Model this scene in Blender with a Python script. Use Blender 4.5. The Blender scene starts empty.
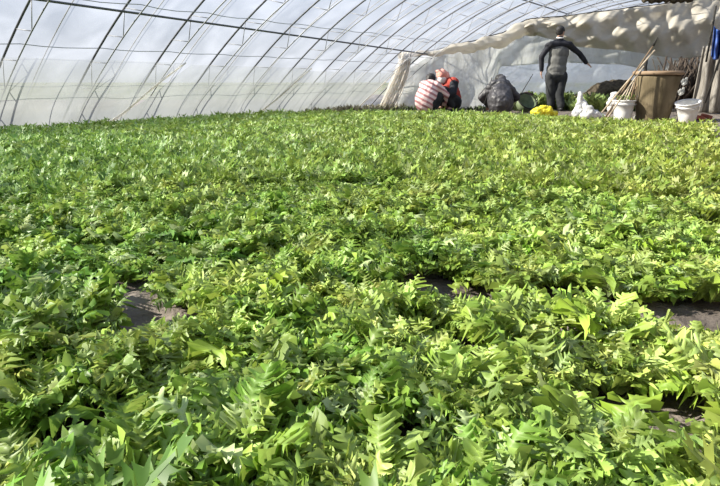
import bpy, bmesh, math, random
import numpy as np
from mathutils import Vector, Matrix, noise

random.seed(7)
rng = np.random.default_rng(11)
C = bpy.context.scene.collection
PI = math.pi

# ------------------------------------------------------------------ camera
F, HOR, CH = 580.0, 82.0, 0.58
PITCH = math.atan((243 - HOR) / F)
cam_d = bpy.data.cameras.new('camera')
cam = bpy.data.objects.new('camera', cam_d)
C.objects.link(cam)
cam.location = (0, 0, CH)
cam.rotation_euler = (PI / 2 - PITCH, 0, 0)
cam_d.sensor_fit = 'HORIZONTAL'
cam_d.sensor_width = 36
cam_d.lens = 36 * F / 720
cam_d.clip_start = 0.02
cam_d.clip_end = 2000
bpy.context.scene.camera = cam


def ray(x, y):
    a = (x - 360) / F
    b = -(y - 243) / F
    return Vector((a, math.cos(PITCH) + b * math.sin(PITCH), -math.sin(PITCH) + b * math.cos(PITCH)))


def G(x, y, z=0.0):                       # point where the view line meets height z
    r = ray(x, y)
    k = (z - CH) / r.z
    return Vector((0, 0, CH)) + r * k


def P(x, y, Y):                           # point on the upright plane at distance Y
    r = ray(x, y)
    return Vector((0, 0, CH)) + r * (Y / r.y)


def proj(X, Y, Z):
    d2 = Z - CH
    zc = Y * math.cos(PITCH) - d2 * math.sin(PITCH)
    u = Y * math.sin(PITCH) + d2 * math.cos(PITCH)
    return 360 + F * X / zc, 243 - F * u / zc


TH = math.radians(35)
AX = Vector((math.sin(TH), math.cos(TH), 0))      # tunnel axis
SX = Vector((math.cos(TH), -math.sin(TH), 0))     # across the tunnel
B0 = Vector((-4.215, 6.926, 0))


def W(t, u, z):
    return B0 + AX * t + SX * u + Vector((0, 0, z))


AH, AA, AP = 2.42, 5.2, 2.1


def prof(u):
    if u <= AA:
        return AH * (1 - (1 - max(u, -0.2) / AA) ** AP)
    return AH - 0.055 * (u - AA) ** 2


# ------------------------------------------------------------------ helpers
def tag(o, label=None, cat=None, group=None, kind=None):
    if label: o['label'] = label
    if cat: o['category'] = cat
    if group: o['group'] = group
    if kind: o['kind'] = kind
    return o


def thing(name, label, cat, loc=(0, 0, 0), group=None):
    o = bpy.data.objects.new(name, None)
    C.objects.link(o)
    o.location = loc
    o.empty_display_size = 0.1
    return tag(o, label, cat, group)


def mesh_obj(name, verts, faces, m=None, parent=None, smooth=True, base=None):
    """verts in world space; stored relative to the parent's origin (or to base)."""
    off = Vector(parent.location) if parent is not None else (Vector(base) if base is not None else Vector((0, 0, 0)))
    if parent is not None and parent.parent is not None:
        off = off + Vector(parent.parent.location)
    me = bpy.data.meshes.new(name)
    me.from_pydata([tuple(Vector(v) - off) for v in verts], [], faces)
    me.update()
    if smooth:
        me.polygons.foreach_set('use_smooth', [True] * len(me.polygons))
    o = bpy.data.objects.new(name, me)
    C.objects.link(o)
    if m: me.materials.append(m)
    if parent is not None:
        o.parent = parent
    elif base is not None:
        o.location = base
    return o


class Geo:
    def __init__(s):
        s.v = []; s.f = []

    def add(s, v, f):
        n = len(s.v)
        s.v += [Vector(q) for q in v]
        s.f += [tuple(n + i for i in q) for q in f]
        return s

    def tube(s, pts, r, seg=6):
        pts = [Vector(p) for p in pts]
        rs = r if isinstance(r, (list, tuple)) else [r] * len(pts)
        v, f = [], []
        up = Vector((0, 0, 1))
        d0 = (pts[-1] - pts[0]).normalized()
        if abs(d0.z) > 0.9: up = Vector((0.3, 1, 0)).normalized()
        for i, p in enumerate(pts):
            d = (pts[min(i + 1, len(pts) - 1)] - pts[max(i - 1, 0)]).normalized()
            x = d.cross(up).normalized(); y = d.cross(x).normalized()
            for k in range(seg):
                a = 2 * PI * k / seg
                v.append(p + (x * math.cos(a) + y * math.sin(a)) * rs[i])
        for i in range(len(pts) - 1):
            for k in range(seg):
                k2 = (k + 1) % seg
                f.append((i * seg + k, i * seg + k2, (i + 1) * seg + k2, (i + 1) * seg + k))
        f.append(tuple(range(seg))[::-1])
        f.append(tuple((len(pts) - 1) * seg + k for k in range(seg)))
        return s.add(v, f)

    def caps(s, a, b, ra, rb, seg=14):
        a = Vector(a); b = Vector(b)
        d = b - a
        L = d.length
        d = d.normalized() if L > 1e-6 else Vector((0, 0, 1))
        up = Vector((0, 0, 1)) if abs(d.z) < 0.9 else Vector((1, 0, 0))
        x = d.cross(up).normalized(); y = d.cross(x).normalized()
        rings = []
        for k in range(1, 5):
            an = -PI / 2 + PI / 2 * k / 4
            rings.append((a + d * (math.sin(an) * ra), math.cos(an) * ra))
        for k in range(0, 4):
            an = PI / 2 * k / 4
            rings.append((b + d * (math.sin(an) * rb), math.cos(an) * rb))
        v = [a - d * ra]
        for c, r in rings:
            for k in range(seg):
                q = 2 * PI * k / seg
                v.append(c + (x * math.cos(q) + y * math.sin(q)) * r)
        v.append(b + d * rb)
        f = []
        for k in range(seg):
            f.append((0, 1 + (k + 1) % seg, 1 + k))
        for i in range(len(rings) - 1):
            for k in range(seg):
                k2 = (k + 1) % seg
                f.append((1 + i * seg + k, 1 + i * seg + k2, 1 + (i + 1) * seg + k2, 1 + (i + 1) * seg + k))
        n = 1 + (len(rings) - 1) * seg
        for k in range(seg):
            f.append((n + k, n + (k + 1) % seg, len(v) - 1))
        return s.add(v, f)

    def chain(s, pts, rs):
        for i in range(len(pts) - 1):
            s.caps(pts[i], pts[i + 1], rs[i], rs[i + 1])
        return s

    def ell(s, c, r, rot=None, seg=18, rings=12):
        c = Vector(c)
        M = rot if rot is not None else Matrix.Identity(3)
        v = [c + M @ Vector((0, 0, -r[2]))]
        for i in range(1, rings):
            a = -PI / 2 + PI * i / rings
            for k in range(seg):
                q = 2 * PI * k / seg
                v.append(c + M @ Vector((r[0] * math.cos(a) * math.cos(q), r[1] * math.cos(a) * math.sin(q), r[2] * math.sin(a))))
        v.append(c + M @ Vector((0, 0, r[2])))
        f = [(0, 1 + (k + 1) % seg, 1 + k) for k in range(seg)]
        for i in range(rings - 2):
            for k in range(seg):
                k2 = (k + 1) % seg
                f.append((1 + i * seg + k, 1 + i * seg + k2, 1 + (i + 1) * seg + k2, 1 + (i + 1) * seg + k))
        n = 1 + (rings - 2) * seg
        f += [(n + k, n + (k + 1) % seg, len(v) - 1) for k in range(seg)]
        return s.add(v, f)

    def box(s, c, size, rot=None):
        c = Vector(c)
        M = rot if rot is not None else Matrix.Identity(3)
        v = []
        for z in (-1, 1):
            for y in (-1, 1):
                for x in (-1, 1):
                    v.append(c + M @ Vector((x * size[0] / 2, y * size[1] / 2, z * size[2] / 2)))
        return s.add(v, [(0, 2, 3, 1), (4, 5, 7, 6), (0, 1, 5, 4), (2, 6, 7, 3), (0, 4, 6, 2), (1, 3, 7, 5)])

    def lathe(s, c, prof_, M=None, seg=40):
        c = Vector(c)
        M = M if M is not None else Matrix.Identity(3)
        v, f = [], []
        for r, z in prof_:
            for k in range(seg):
                q = 2 * PI * k / seg
                v.append(c + M @ Vector((r * math.cos(q), r * math.sin(q), z)))
        n = len(prof_)
        for i in range(n - 1):
            for k in range(seg):
                k2 = (k + 1) % seg
                f.append((i * seg + k, i * seg + k2, (i + 1) * seg + k2, (i + 1) * seg + k))
        return s.add(v, f)

    def grid(s, fn, ni, nj):
        v = [fn(i / ni, j / nj) for j in range(nj + 1) for i in range(ni + 1)]
        f = []
        for j in range(nj):
            for i in range(ni):
                a = j * (ni + 1) + i
                f.append((a, a + 1, a + ni + 2, a + ni + 1))
        return s.add(v, f)

    def obj(s, name, m=None, parent=None, base=None, smooth=True):
        return mesh_obj(name, s.v, s.f, m, parent, smooth, base)

    def blob(s, name, m, parent=None, voxel=0.014, it=5, lump=0.0, lscale=6.0, base=None):
        """fuse the shapes into one closed skin"""
        o = mesh_obj(name, s.v, s.f, None, parent, True, base)
        md = o.modifiers.new('r', 'REMESH'); md.mode = 'VOXEL'; md.voxel_size = voxel
        sm = o.modifiers.new('s', 'SMOOTH'); sm.factor = 0.5; sm.iterations = it
        dg = bpy.context.evaluated_depsgraph_get()
        dg.update()
        me = bpy.data.meshes.new_from_object(o.evaluated_get(dg))
        o.modifiers.clear()
        old = o.data
        o.data = me
        bpy.data.meshes.remove(old)
        me.name = name
        if lump:
            for v in me.vertices:
                p = v.co * lscale
                v.co += v.normal * (noise.noise(p) * lump + noise.noise(p * 2.7) * lump * .5)
        me.polygons.foreach_set('use_smooth', [True] * len(me.polygons))
        me.materials.clear()
        me.materials.append(m)
        return o


def solid(o, t):
    md = o.modifiers.new('thickness', 'SOLIDIFY'); md.thickness = t
    return o


def copy_tree(o, parent=None):
    c = o.copy(); C.objects.link(c)
    if parent is not None: c.parent = parent
    for ch in list(o.children):
        copy_tree(ch, c)
    return c


# ------------------------------------------------------------------ materials
def new_mat(name):
    m = bpy.data.materials.new(name); m.use_nodes = True
    nt = m.node_tree
    for n in list(nt.nodes): nt.nodes.remove(n)
    return m, nt, nt.nodes.new('ShaderNodeOutputMaterial')


def mat(name, c1, c2=None, rough=0.7, scale=8.0, bump=0.0, bscale=None, detail=4, spec=0.4, stretch=None, metallic=0.0, transl=0.0):
    m, nt, out = new_mat(name)
    N, L = nt.nodes.new, nt.links.new
    b = N('ShaderNodeBsdfPrincipled')
    b.inputs['Roughness'].default_value = rough
    b.inputs['Specular IOR Level'].default_value = spec
    b.inputs['Metallic'].default_value = metallic
    tc = N('ShaderNodeTexCoord'); mp = N('ShaderNodeMapping')
    L(tc.outputs['Object'], mp.inputs[0])
    if stretch: mp.inputs['Scale'].default_value = stretch
    nz = N('ShaderNodeTexNoise'); nz.inputs['Scale'].default_value = scale; nz.inputs['Detail'].default_value = detail
    L(mp.outputs[0], nz.inputs['Vector'])
    rp = N('ShaderNodeValToRGB')
    rp.color_ramp.elements[0].position = .35; rp.color_ramp.elements[1].position = .65
    rp.color_ramp.elements[0].color = (*c1, 1); rp.color_ramp.elements[1].color = (*(c2 or c1), 1)
    L(nz.outputs['Fac'], rp.inputs[0]); L(rp.outputs[0], b.inputs['Base Color'])
    if bump:
        n2 = N('ShaderNodeTexNoise'); n2.inputs['Scale'].default_value = bscale or scale * 3; n2.inputs['Detail'].default_value = 6
        L(mp.outputs[0], n2.inputs['Vector'])
        bp = N('ShaderNodeBump'); bp.inputs['Strength'].default_value = bump; bp.inputs['Distance'].default_value = 0.02
        L(n2.outputs['Fac'], bp.inputs['Height']); L(bp.outputs[0], b.inputs['Normal'])
    if transl:
        tr = N('ShaderNodeBsdfTranslucent'); L(rp.outputs[0], tr.inputs['Color'])
        mx = N('ShaderNodeMixShader'); mx.inputs[0].default_value = transl
        L(b.outputs[0], mx.inputs[1]); L(tr.outputs[0], mx.inputs[2]); L(mx.outputs[0], out.inputs[0])
    else:
        L(b.outputs[0], out.inputs[0])
    return m


def film_mat(name, col, clear, clear_tint=(1, 1, 1), rough=0.25, transl=0.6, bump=0.3, bscale=3.0, stretch=(1, 1, 1), vary=0.25, clear_z=None):
    """plastic sheeting: partly see-through, partly milky"""
    m, nt, out = new_mat(name)
    N, L = nt.nodes.new, nt.links.new
    tc = N('ShaderNodeTexCoord'); mp = N('ShaderNodeMapping'); mp.inputs['Scale'].default_value = stretch
    L(tc.outputs['Object'], mp.inputs[0])
    nz = N('ShaderNodeTexNoise'); nz.inputs['Scale'].default_value = bscale; nz.inputs['Detail'].default_value = 6
    nz.inputs['Distortion'].default_value = 0.6
    L(mp.outputs[0], nz.inputs['Vector'])
    bp = N('ShaderNodeBump'); bp.inputs['Strength'].default_value = bump; bp.inputs['Distance'].default_value = 0.05
    L(nz.outputs['Fac'], bp.inputs['Height'])
    b = N('ShaderNodeBsdfPrincipled'); b.inputs['Base Color'].default_value = (*col, 1); b.inputs['Roughness'].default_value = rough
    L(bp.outputs[0], b.inputs['Normal'])
    tr = N('ShaderNodeBsdfTranslucent'); tr.inputs['Color'].default_value = (*col, 1); L(bp.outputs[0], tr.inputs['Normal'])
    m1 = N('ShaderNodeMixShader'); m1.inputs[0].default_value = transl
    L(b.outputs[0], m1.inputs[1]); L(tr.outputs[0], m1.inputs[2])
    tp = N('ShaderNodeBsdfTransparent'); tp.inputs['Color'].default_value = (*clear_tint, 1)
    m2 = N('ShaderNodeMixShader')
    mr = N('ShaderNodeMapRange')
    mr.inputs['From Min'].default_value = .3; mr.inputs['From Max'].default_value = .7
    mr.inputs['To Min'].default_value = min(1, clear * (1 + vary)); mr.inputs['To Max'].default_value = clear * (1 - vary)
    L(nz.outputs['Fac'], mr.inputs['Value'])
    if clear_z:                               # film turns clearer with height
        sx_ = N('ShaderNodeSeparateXYZ'); L(tc.outputs['Object'], sx_.inputs[0])
        dz = N('ShaderNodeMapRange'); dz.inputs['From Min'].default_value = clear_z[0]; dz.inputs['From Max'].default_value = clear_z[1]
        dz.inputs['To Min'].default_value = 0; dz.inputs['To Max'].default_value = clear_z[2]
        L(sx_.outputs['Z'], dz.inputs['Value'])
        ad = N('ShaderNodeMath'); ad.operation = 'ADD'; ad.use_clamp = True
        L(mr.outputs[0], ad.inputs[0]); L(dz.outputs[0], ad.inputs[1]); L(ad.outputs[0], m2.inputs[0])
    else:
        L(mr.outputs[0], m2.inputs[0])
    L(m1.outputs[0], m2.inputs[1]); L(tp.outputs[0], m2.inputs[2]); L(m2.outputs[0], out.inputs[0])
    return m


def leaf_mat(name, tint=(1, 1, 1)):
    m, nt, out = new_mat(name)
    N, L = nt.nodes.new, nt.links.new
    at = N('ShaderNodeVertexColor'); at.layer_name = 'leafcol'
    oi = N('ShaderNodeObjectInfo')
    geo = N('ShaderNodeNewGeometry')
    nz = N('ShaderNodeTexNoise'); nz.inputs['Scale'].default_value = 1.6; nz.inputs['Detail'].default_value = 3
    L(geo.outputs['Position'], nz.inputs['Vector'])
    mr = N('ShaderNodeMapRange'); mr.inputs['From Min'].default_value = .3; mr.inputs['From Max'].default_value = .7
    mr.inputs['To Min'].default_value = .488; mr.inputs['To Max'].default_value = .508
    L(nz.outputs['Fac'], mr.inputs['Value'])
    hs = N('ShaderNodeHueSaturation')
    L(mr.outputs[0], hs.inputs['Hue'])
    hs.inputs['Saturation'].default_value = 1.0
    mv = N('ShaderNodeMapRange'); mv.inputs['To Min'].default_value = .88; mv.inputs['To Max'].default_value = 1.14
    L(oi.outputs['Random'], mv.inputs['Value']); L(mv.outputs[0], hs.inputs['Value'])
    L(at.outputs['Color'], hs.inputs['Color'])
    b = N('ShaderNodeBsdfPrincipled'); b.inputs['Roughness'].default_value = .48
    b.inputs['Specular IOR Level'].default_value = .4
    L(hs.outputs[0], b.inputs['Base Color'])
    tr = N('ShaderNodeBsdfTranslucent')
    h2 = N('ShaderNodeHueSaturation'); h2.inputs['Hue'].default_value = .48; h2.inputs['Saturation'].default_value = .95; h2.inputs['Value'].default_value = 1.35
    L(hs.outputs[0], h2.inputs['Color']); L(h2.outputs[0], tr.inputs['Color'])
    mx = N('ShaderNodeMixShader'); mx.inputs[0].default_value = .26
    L(b.outputs[0], mx.inputs[1]); L(tr.outputs[0], mx.inputs[2]); L(mx.outputs[0], out.inputs[0])
    return m


M_leaf = leaf_mat('frilly leaf')
M_soil = mat('soil', (.12, .10, .085), (.24, .205, .175), rough=.95, scale=5, bump=1.0, bscale=28, spec=.2)
M_out = mat('outside field', (.10, .13, .06), (.2, .19, .12), rough=1, scale=.25, spec=.1)
M_steel = mat('dark galvanised steel', (.075, .078, .09), (.13, .135, .15), rough=.5, scale=20, metallic=.3)
M_steel2 = mat('grey steel', (.22, .225, .24), (.30, .305, .32), rough=.5, scale=20, metallic=.3)
M_wire = mat('grey wire', (.34, .35, .37), rough=.5, scale=20)
M_strap = mat('pale strap', (.24, .235, .225), rough=.6)
M_film = film_mat('clear greenhouse film', (.74, .77, .88), .84, bump=.25, bscale=2.0, transl=.7, vary=.12)
M_skirt = film_mat('milky skirt film', (.27, .285, .28), .20, clear_z=(.42, .86, .66), bump=.5, bscale=3.5, transl=.65, stretch=(1, 1, .4), vary=.3)
M_beige = film_mat('beige dusty film', (.64, .60, .52), .14, bump=.15, bscale=5, transl=.45, stretch=(.6, 1, 2.2), vary=.6, rough=.6)
M_greys = film_mat('grey dusty film', (.66, .67, .65), .36, bump=.6, bscale=4, transl=.5, stretch=(1.6, 1, .5), vary=.4)
M_gather = film_mat('pale beige film', (.80, .76, .68), .38, bump=.7, bscale=7, transl=.55, stretch=(2, 1, .6), vary=.5)
M_pale = film_mat('pale blue film', (.82, .87, .92), .5, bump=.6, bscale=4, transl=.6, stretch=(1, 1, 1.6), vary=.3)
M_earth = mat('earthen wall', (.10, .08, .06), (.19, .16, .12), rough=1, scale=3, bump=.8, bscale=12, spec=.1)
M_mat = mat('weathered reed mat', (.15, .135, .115), (.30, .28, .25), rough=.95, scale=7, bump=.6, stretch=(4, 4, .35), spec=.1)
M_straw = mat('dark straw roll', (.05, .04, .03), (.12, .1, .07), rough=1, scale=14, bump=.8, spec=.1)
M_skin = mat('skin', (.45, .27, .19), (.5, .31, .22), rough=.6)
M_hair = mat('black hair', (.012, .011, .011), (.03, .027, .025), rough=.6, scale=40)
M_greyj = mat('grey jacket cloth', (.115, .115, .11), (.18, .18, .168), rough=.85, scale=9, bump=.3, spec=.2)
M_blackj = mat('black cloth', (.012, .013, .018), (.03, .031, .038), rough=.8, scale=9, bump=.3, spec=.3)
M_trous = mat('charcoal trousers', (.018, .02, .022), (.045, .047, .048), rough=.85, scale=7, bump=.3, spec=.25)
M_down = mat('dark quilted jacket', (.022, .021, .024), (.07, .066, .07), rough=.5, scale=5, bump=.6, bscale=14, spec=.5)
M_shoe = mat('black shoe', (.01, .01, .01), (.03, .03, .03), rough=.5)
M_red = mat('red vest cloth', (.32, .035, .025), (.46, .07, .045), rough=.8, scale=9, bump=.3)
M_pink = mat('coral headscarf', (.72, .28, .22), (.85, .42, .34), rough=.85, scale=16)
M_white = mat('white cloth', (.75, .73, .70), (.85, .84, .80), rough=.8, scale=9, bump=.2)
M_pot = mat('brown clay', (.105, .082, .045), (.20, .16, .098), rough=.85, scale=5, bump=.4, bscale=30, stretch=(1, 1, .5), spec=.25)
M_rim = mat('pot rim', (.24, .165, .10), (.32, .23, .15), rough=.75, scale=8)
M_bucket = mat('white plastic', (.68, .68, .65), (.76, .76, .73), rough=.4, scale=5)
M_dirtyb = mat('scuffed white plastic', (.66, .64, .60), (.86, .85, .82), rough=.5, scale=9)
M_wood = mat('pale wooden stick', (.36, .29, .20), (.52, .44, .33), rough=.8, scale=10)
M_wood2 = mat('brown wooden stick', (.16, .11, .06), (.27, .19, .12), rough=.85, scale=10)
M_sack = mat('white plastic sack', (.52, .52, .50), (.75, .74, .72), rough=.5, scale=6, bump=.7, bscale=16, transl=.15)
M_yellow = mat('yellow plastic', (.72, .60, .02), (.90, .82, .06), rough=.4, scale=10, bump=.8, bscale=20, transl=.2)
M_brick = mat('red clay', (.26, .07, .045), (.40, .14, .09), rough=.9, scale=14, bump=.5)
M_basket = mat('green plastic basket', (.10, .14, .07), (.17, .21, .11), rough=.6, scale=12)
M_brown = mat('dark brown cloth', (.05, .03, .025), (.09, .055, .045), rough=.9, scale=12)
M_blue = mat('blue plastic', (.01, .025, .12), (.04, .10, .34), rough=.5, scale=6)
M_rope = mat('dark rope', (.03, .028, .025), rough=.9)
M_stone = mat('pale stone', (.42, .42, .36), (.6, .6, .52), rough=.8)
M_twig = mat('twig', (.03, .023, .018), (.08, .06, .045), rough=.95, scale=8)


def stripe_mat():
    m, nt, out = new_mat('striped knit')
    N, L = nt.nodes.new, nt.links.new
    tc = N('ShaderNodeTexCoord'); mp = N('ShaderNodeMapping'); mp.inputs['Rotation'].default_value = (0, math.radians(-28), 0)
    L(tc.outputs['Object'], mp.inputs[0])
    wv = N('ShaderNodeTexWave'); wv.wave_type = 'BANDS'; wv.bands_direction = 'Z'
    wv.inputs['Scale'].default_value = 3.6; wv.inputs['Distortion'].default_value = .9; wv.inputs['Detail'].default_value = 1
    L(mp.outputs[0], wv.inputs['Vector'])
    rp = N('ShaderNodeValToRGB')
    rp.color_ramp.elements[0].position = .32; rp.color_ramp.elements[0].color = (.42, .18, .18, 1)
    rp.color_ramp.elements[1].position = .5; rp.color_ramp.elements[1].color = (.80, .62, .58, 1)
    L(wv.outputs['Fac'], rp.inputs[0])
    b = N('ShaderNodeBsdfPrincipled'); b.inputs['Roughness'].default_value = .85
    L(rp.outputs[0], b.inputs['Base Color']); L(b.outputs[0], out.inputs[0])
    return m


M_stripe = stripe_mat()

# ------------------------------------------------------------------ world and sun
w = bpy.data.worlds.new('sky'); bpy.context.scene.world = w
w.use_nodes = True
nt = w.node_tree
for n in list(nt.nodes): nt.nodes.remove(n)
wo = nt.nodes.new('ShaderNodeOutputWorld'); bg = nt.nodes.new('ShaderNodeBackground')
tc = nt.nodes.new('ShaderNodeTexCoord'); sp = nt.nodes.new('ShaderNodeSeparateXYZ')
rp = nt.nodes.new('ShaderNodeValToRGB')
rp.color_ramp.elements[0].position = 0.0; rp.color_ramp.elements[0].color = (.66, .70, .74, 1)
rp.color_ramp.elements[1].position = .55; rp.color_ramp.elements[1].color = (.42, .56, .86, 1)
e = rp.color_ramp.elements.new(.12); e.color = (.64, .72, .86, 1)
nt.links.new(tc.outputs['Generated'], sp.inputs[0]); nt.links.new(sp.outputs['Z'], rp.inputs[0])
nt.links.new(rp.outputs[0], bg.inputs['Color']); nt.links.new(bg.outputs[0], wo.inputs[0])
bg.inputs['Strength'].default_value = 0.80

sd = bpy.data.lights.new('sun', 'SUN'); sun = bpy.data.objects.new('sun', sd); C.objects.link(sun)
sd.energy = 12.5; sd.angle = math.radians(.8); sd.color = (1.0, .95, .84)
sv = Vector((-.85, -.02, .52)).normalized()
sun.rotation_euler = sv.to_track_quat('Z', 'Y').to_euler()
sun.location = (-8, 0, 8)

# ------------------------------------------------------------------ ground
FUR = [(455, 297), (520, 303), (560, 308), (610, 312), (655, 316), (720, 326)]    # the furrow between two beds


def furrow_dist(x, y):
    a = G(452, 306); b = G(730, 338)
    a = Vector((a.x, a.y)); b = Vector((b.x, b.y)); p = Vector((x, y))
    t = (p - a).dot(b - a) / (b - a).length_squared
    t = max(0, min(1.05, t))
    return (p - (a + (b - a) * t)).length


def soil_z(x, y):
    z = .018 * noise.noise(Vector((x * 3, y * 3, 0))) + .012 * noise.noise(Vector((x * 11, y * 11, 3)))
    if y < 4:
        d = furrow_dist(x, y)
        z -= .02 * math.exp(-(d / .08) ** 2)
        z += .015 * noise.noise(Vector((x * 14, y * 14, 9)))
    return z


gv, gf = [], []
ys = [-.6]
while ys[-1] < 20: ys.append(ys[-1] + max(.03, .014 * ys[-1] + .02))
nx = 220
for yy in ys:
    for i in range(nx + 1):
        half = max(2.2, 1.05 * yy + 1.2)
        xx = -half + 2 * half * i / nx
        gv.append((xx, yy, soil_z(xx, yy)))
for j in range(len(ys) - 1):
    for i in range(nx):
        a = j * (nx + 1) + i
        gf.append((a, a + 1, a + nx + 2, a + nx + 1))
tag(mesh_obj('floor', gv, gf, M_soil), kind='structure')
tag(Geo().add([(-400, -200, -.06), (400, -200, -.06), (400, 700, -.06), (-400, 700, -.06)], [(0, 1, 2, 3)]).obj('ground', M_out), kind='structure')

# ------------------------------------------------------------------ lettuce plants
def plant_mesh(name, seed, R=.085, nleaf=30, lod=0, pale=.5):
    r = np.random.default_rng(seed)
    V, Fc, Cc = [], [], []
    ga = 2.399963

    def addv(p, c):
        V.append(p); Cc.append(c); return len(V) - 1
    for li in range(nleaf):
        q = li / (nleaf - 1)                       # 0 outer .. 1 heart
        az = li * ga + r.uniform(-.3, .3)
        out = np.array([math.cos(az), math.sin(az), 0]); up = np.array([0, 0, 1.]); side = np.array([-math.sin(az), math.cos(az), 0])
        L = R * (1.62 - .72 * q) * r.uniform(.85, 1.18)
        e0 = math.radians(44 + 38 * q + r.uniform(-12, 12))
        bend = math.radians(r.uniform(20, 95) * (1 - .3 * q))
        wmax = L * r.uniform(.155, .215) if lod == 0 else L * r.uniform(.22, .32)
        roll = r.uniform(-.45, .45)
        n = 9 if lod == 0 else (5 if lod == 1 else 4)
        side = side * math.cos(roll) + up * math.sin(roll)
        mid, tan = [], []
        p = out * .008 + up * .01
        st = L / n
        wob = r.uniform(-.25, .25)
        for k in range(n + 1):
            t = k / n
            e = e0 + math.radians(12) * math.sin(t * 3) - bend * t ** 1.6
            d = out * math.cos(e) + up * math.sin(e) + side * wob * t
            mid.append(p.copy()); tan.append(d); p = p + d * st
        base = (np.array([.068, .165, .012]) * (1 - q) + np.array([.22, .33, .06]) * q) * (1 - pale) + (np.array([.20, .29, .038]) * (1 - q) + np.array([.42, .48, .15]) * q) * pale
        base = base * np.array([1.2, 1.2, 1.25]) * r.uniform(.72, 1.32) * np.array([r.uniform(.9, 1.1), 1, r.uniform(.8, 1.2)])
        if r.random() < .10: base = np.array([.40, .50, .22]) * r.uniform(.8, 1.05)
        rib = np.array([.42, .52, .22])

        def M(t):
            x = min(max(t, 0), 1) * n; k = min(int(x), n - 1); f = x - k
            return mid[k] * (1 - f) + mid[k + 1] * f, tan[k]
        # midrib strip, wide and pale
        prev = None
        if lod == 0:
            nlob = 9 + int(r.integers(0, 4)); N_ = nlob * 6
            ph = r.uniform(0, 1, 2); ruf = r.uniform(.35, .65); fr = r.uniform(1.2, 2.0)
            jit = r.uniform(.45, 1.4, (2, nlob + 2)); teeth = r.uniform(-.2, .2, (2, N_ + 1))
            for k in range(N_ + 1):
                t = k / N_
                c0, d0 = M(t)
                nrm = np.cross(side, d0)
                env = wmax * (.13 + 1.02 * math.sin(PI * min(1, t ** 1.25 * .93 + .02)) ** .8) * (1.0 if t < .93 else 1 - (t - .93) * 7)
                hr = wmax * .07 * (1 - .8 * t)
                cols = []
                for sg in (-1, 1):
                    si = 0 if sg < 0 else 1
                    s_ = t * nlob + ph[si]
                    fs = s_ - math.floor(s_)
                    lob = max(0, 1 - abs(2 * fs - 1) * 1.2) ** .9
                    if .36 < fs < .58: lob *= .74
                    deep = .13
                    we = env * (deep + (1.6 - deep) * lob * jit[si][int(s_)] + teeth[si][k] * min(1, t * 4))
                    we = max(we, hr * 1.3)
                    wave = ruf * math.sin(2 * PI * s_ * fr * .5 + si) + .5 * teeth[si][k] * 2
                    edge = c0 + side * sg * we + d0 * (we * (.25 + .35 * lob)) + nrm * (we * (wave + .25))
                    md_ = c0 + side * sg * (hr + (we - hr) * .5) + d0 * (we * .18) + nrm * (we * (wave * .35 + .06))
                    tc_ = base * (1.08 + .3 * lob)
                    cols.append((edge, md_, c0 + side * sg * hr, tc_))
                L_, R_ = cols
                rc = rib * (1 - t) + base * t
                row = [addv(L_[0], L_[3]), addv(L_[1], base), addv(L_[2], rc), addv(R_[2], rc), addv(R_[1], base), addv(R_[0], R_[3])]
                if prev: Fc.extend([(prev[i], prev[i + 1], row[i + 1], row[i]) for i in range(5)])
                prev = row
            continue
        for k in (range(n + 1) if lod else []):
            t = k / n
            hw = wmax * (.16 + .22 * math.sin(PI * min(1, t * 1.1)) ** 1) * (1 - .6 * t)
            cc = rib * (1 - t * .8) + base * t * .8
            a = addv(mid[k] - side * hw, cc); b = addv(mid[k] + side * hw, cc)
            if prev: Fc.append((prev[0], prev[1], b, a))
            prev = (a, b)
        nl = 7 if lod == 0 else (5 if lod == 1 else 3)
        for sgn in (-1, 1):
            for k in range(nl + (1 if sgn == 1 and lod < 2 else 0)):
                tip = k == nl
                t = .18 + .76 * (k + .5) / nl + r.uniform(-.02, .02)
                if tip: t = 1.0
                c0, d0 = M(t)
                nrm = np.cross(side, d0); nrm = nrm / (np.linalg.norm(nrm) + 1e-9)
                if nrm[2] < 0 and q < .8: nrm = -nrm
                W_ = wmax * (.55 + .6 * math.sin(PI * t ** .8)) * r.uniform(.75, 1.25)
                hl = L * .76 / nl * (.66 if lod == 0 else .6)
                sweep = r.uniform(.25, .7)
                lift = r.uniform(-.3, .7) if lod else .25 + .6 * math.sin(k * 2.4 + sgn + li)
                ln = side * sgn
                if tip: ln = d0; dd = side; W_ = wmax * .8; sweep = 0; hl = wmax * .45
                else: dd = d0

                def Q(s_, r_, ruf=.24):
                    return c0 + dd * (s_ * hl + sweep * r_ * W_) + ln * (r_ * W_) * .9 + nrm * (lift * r_ * r_ * W_ * .8 + r.uniform(-ruf, ruf) * W_ * r_)
                tipc = base * r.uniform(1.0, 1.35)
                if lod == 1:
                    a = addv(Q(-.55, 0.1), base); b = addv(Q(.55, 0.1), base)
                    d = addv(Q(.9, .95), tipc); c = addv(Q(-.4, 1.05), tipc); m_ = addv(Q(.2, .6), base)
                    Fc.extend([(a, b, m_), (b, d, m_), (a, m_, c)])
                else:
                    a = addv(Q(-.6, 0), base); b = addv(Q(.6, 0), base); c = addv(Q(.3, 1.15), tipc)
                    Fc.append((a, b, c))
    return np.array(V), Fc, np.array(Cc)


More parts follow.
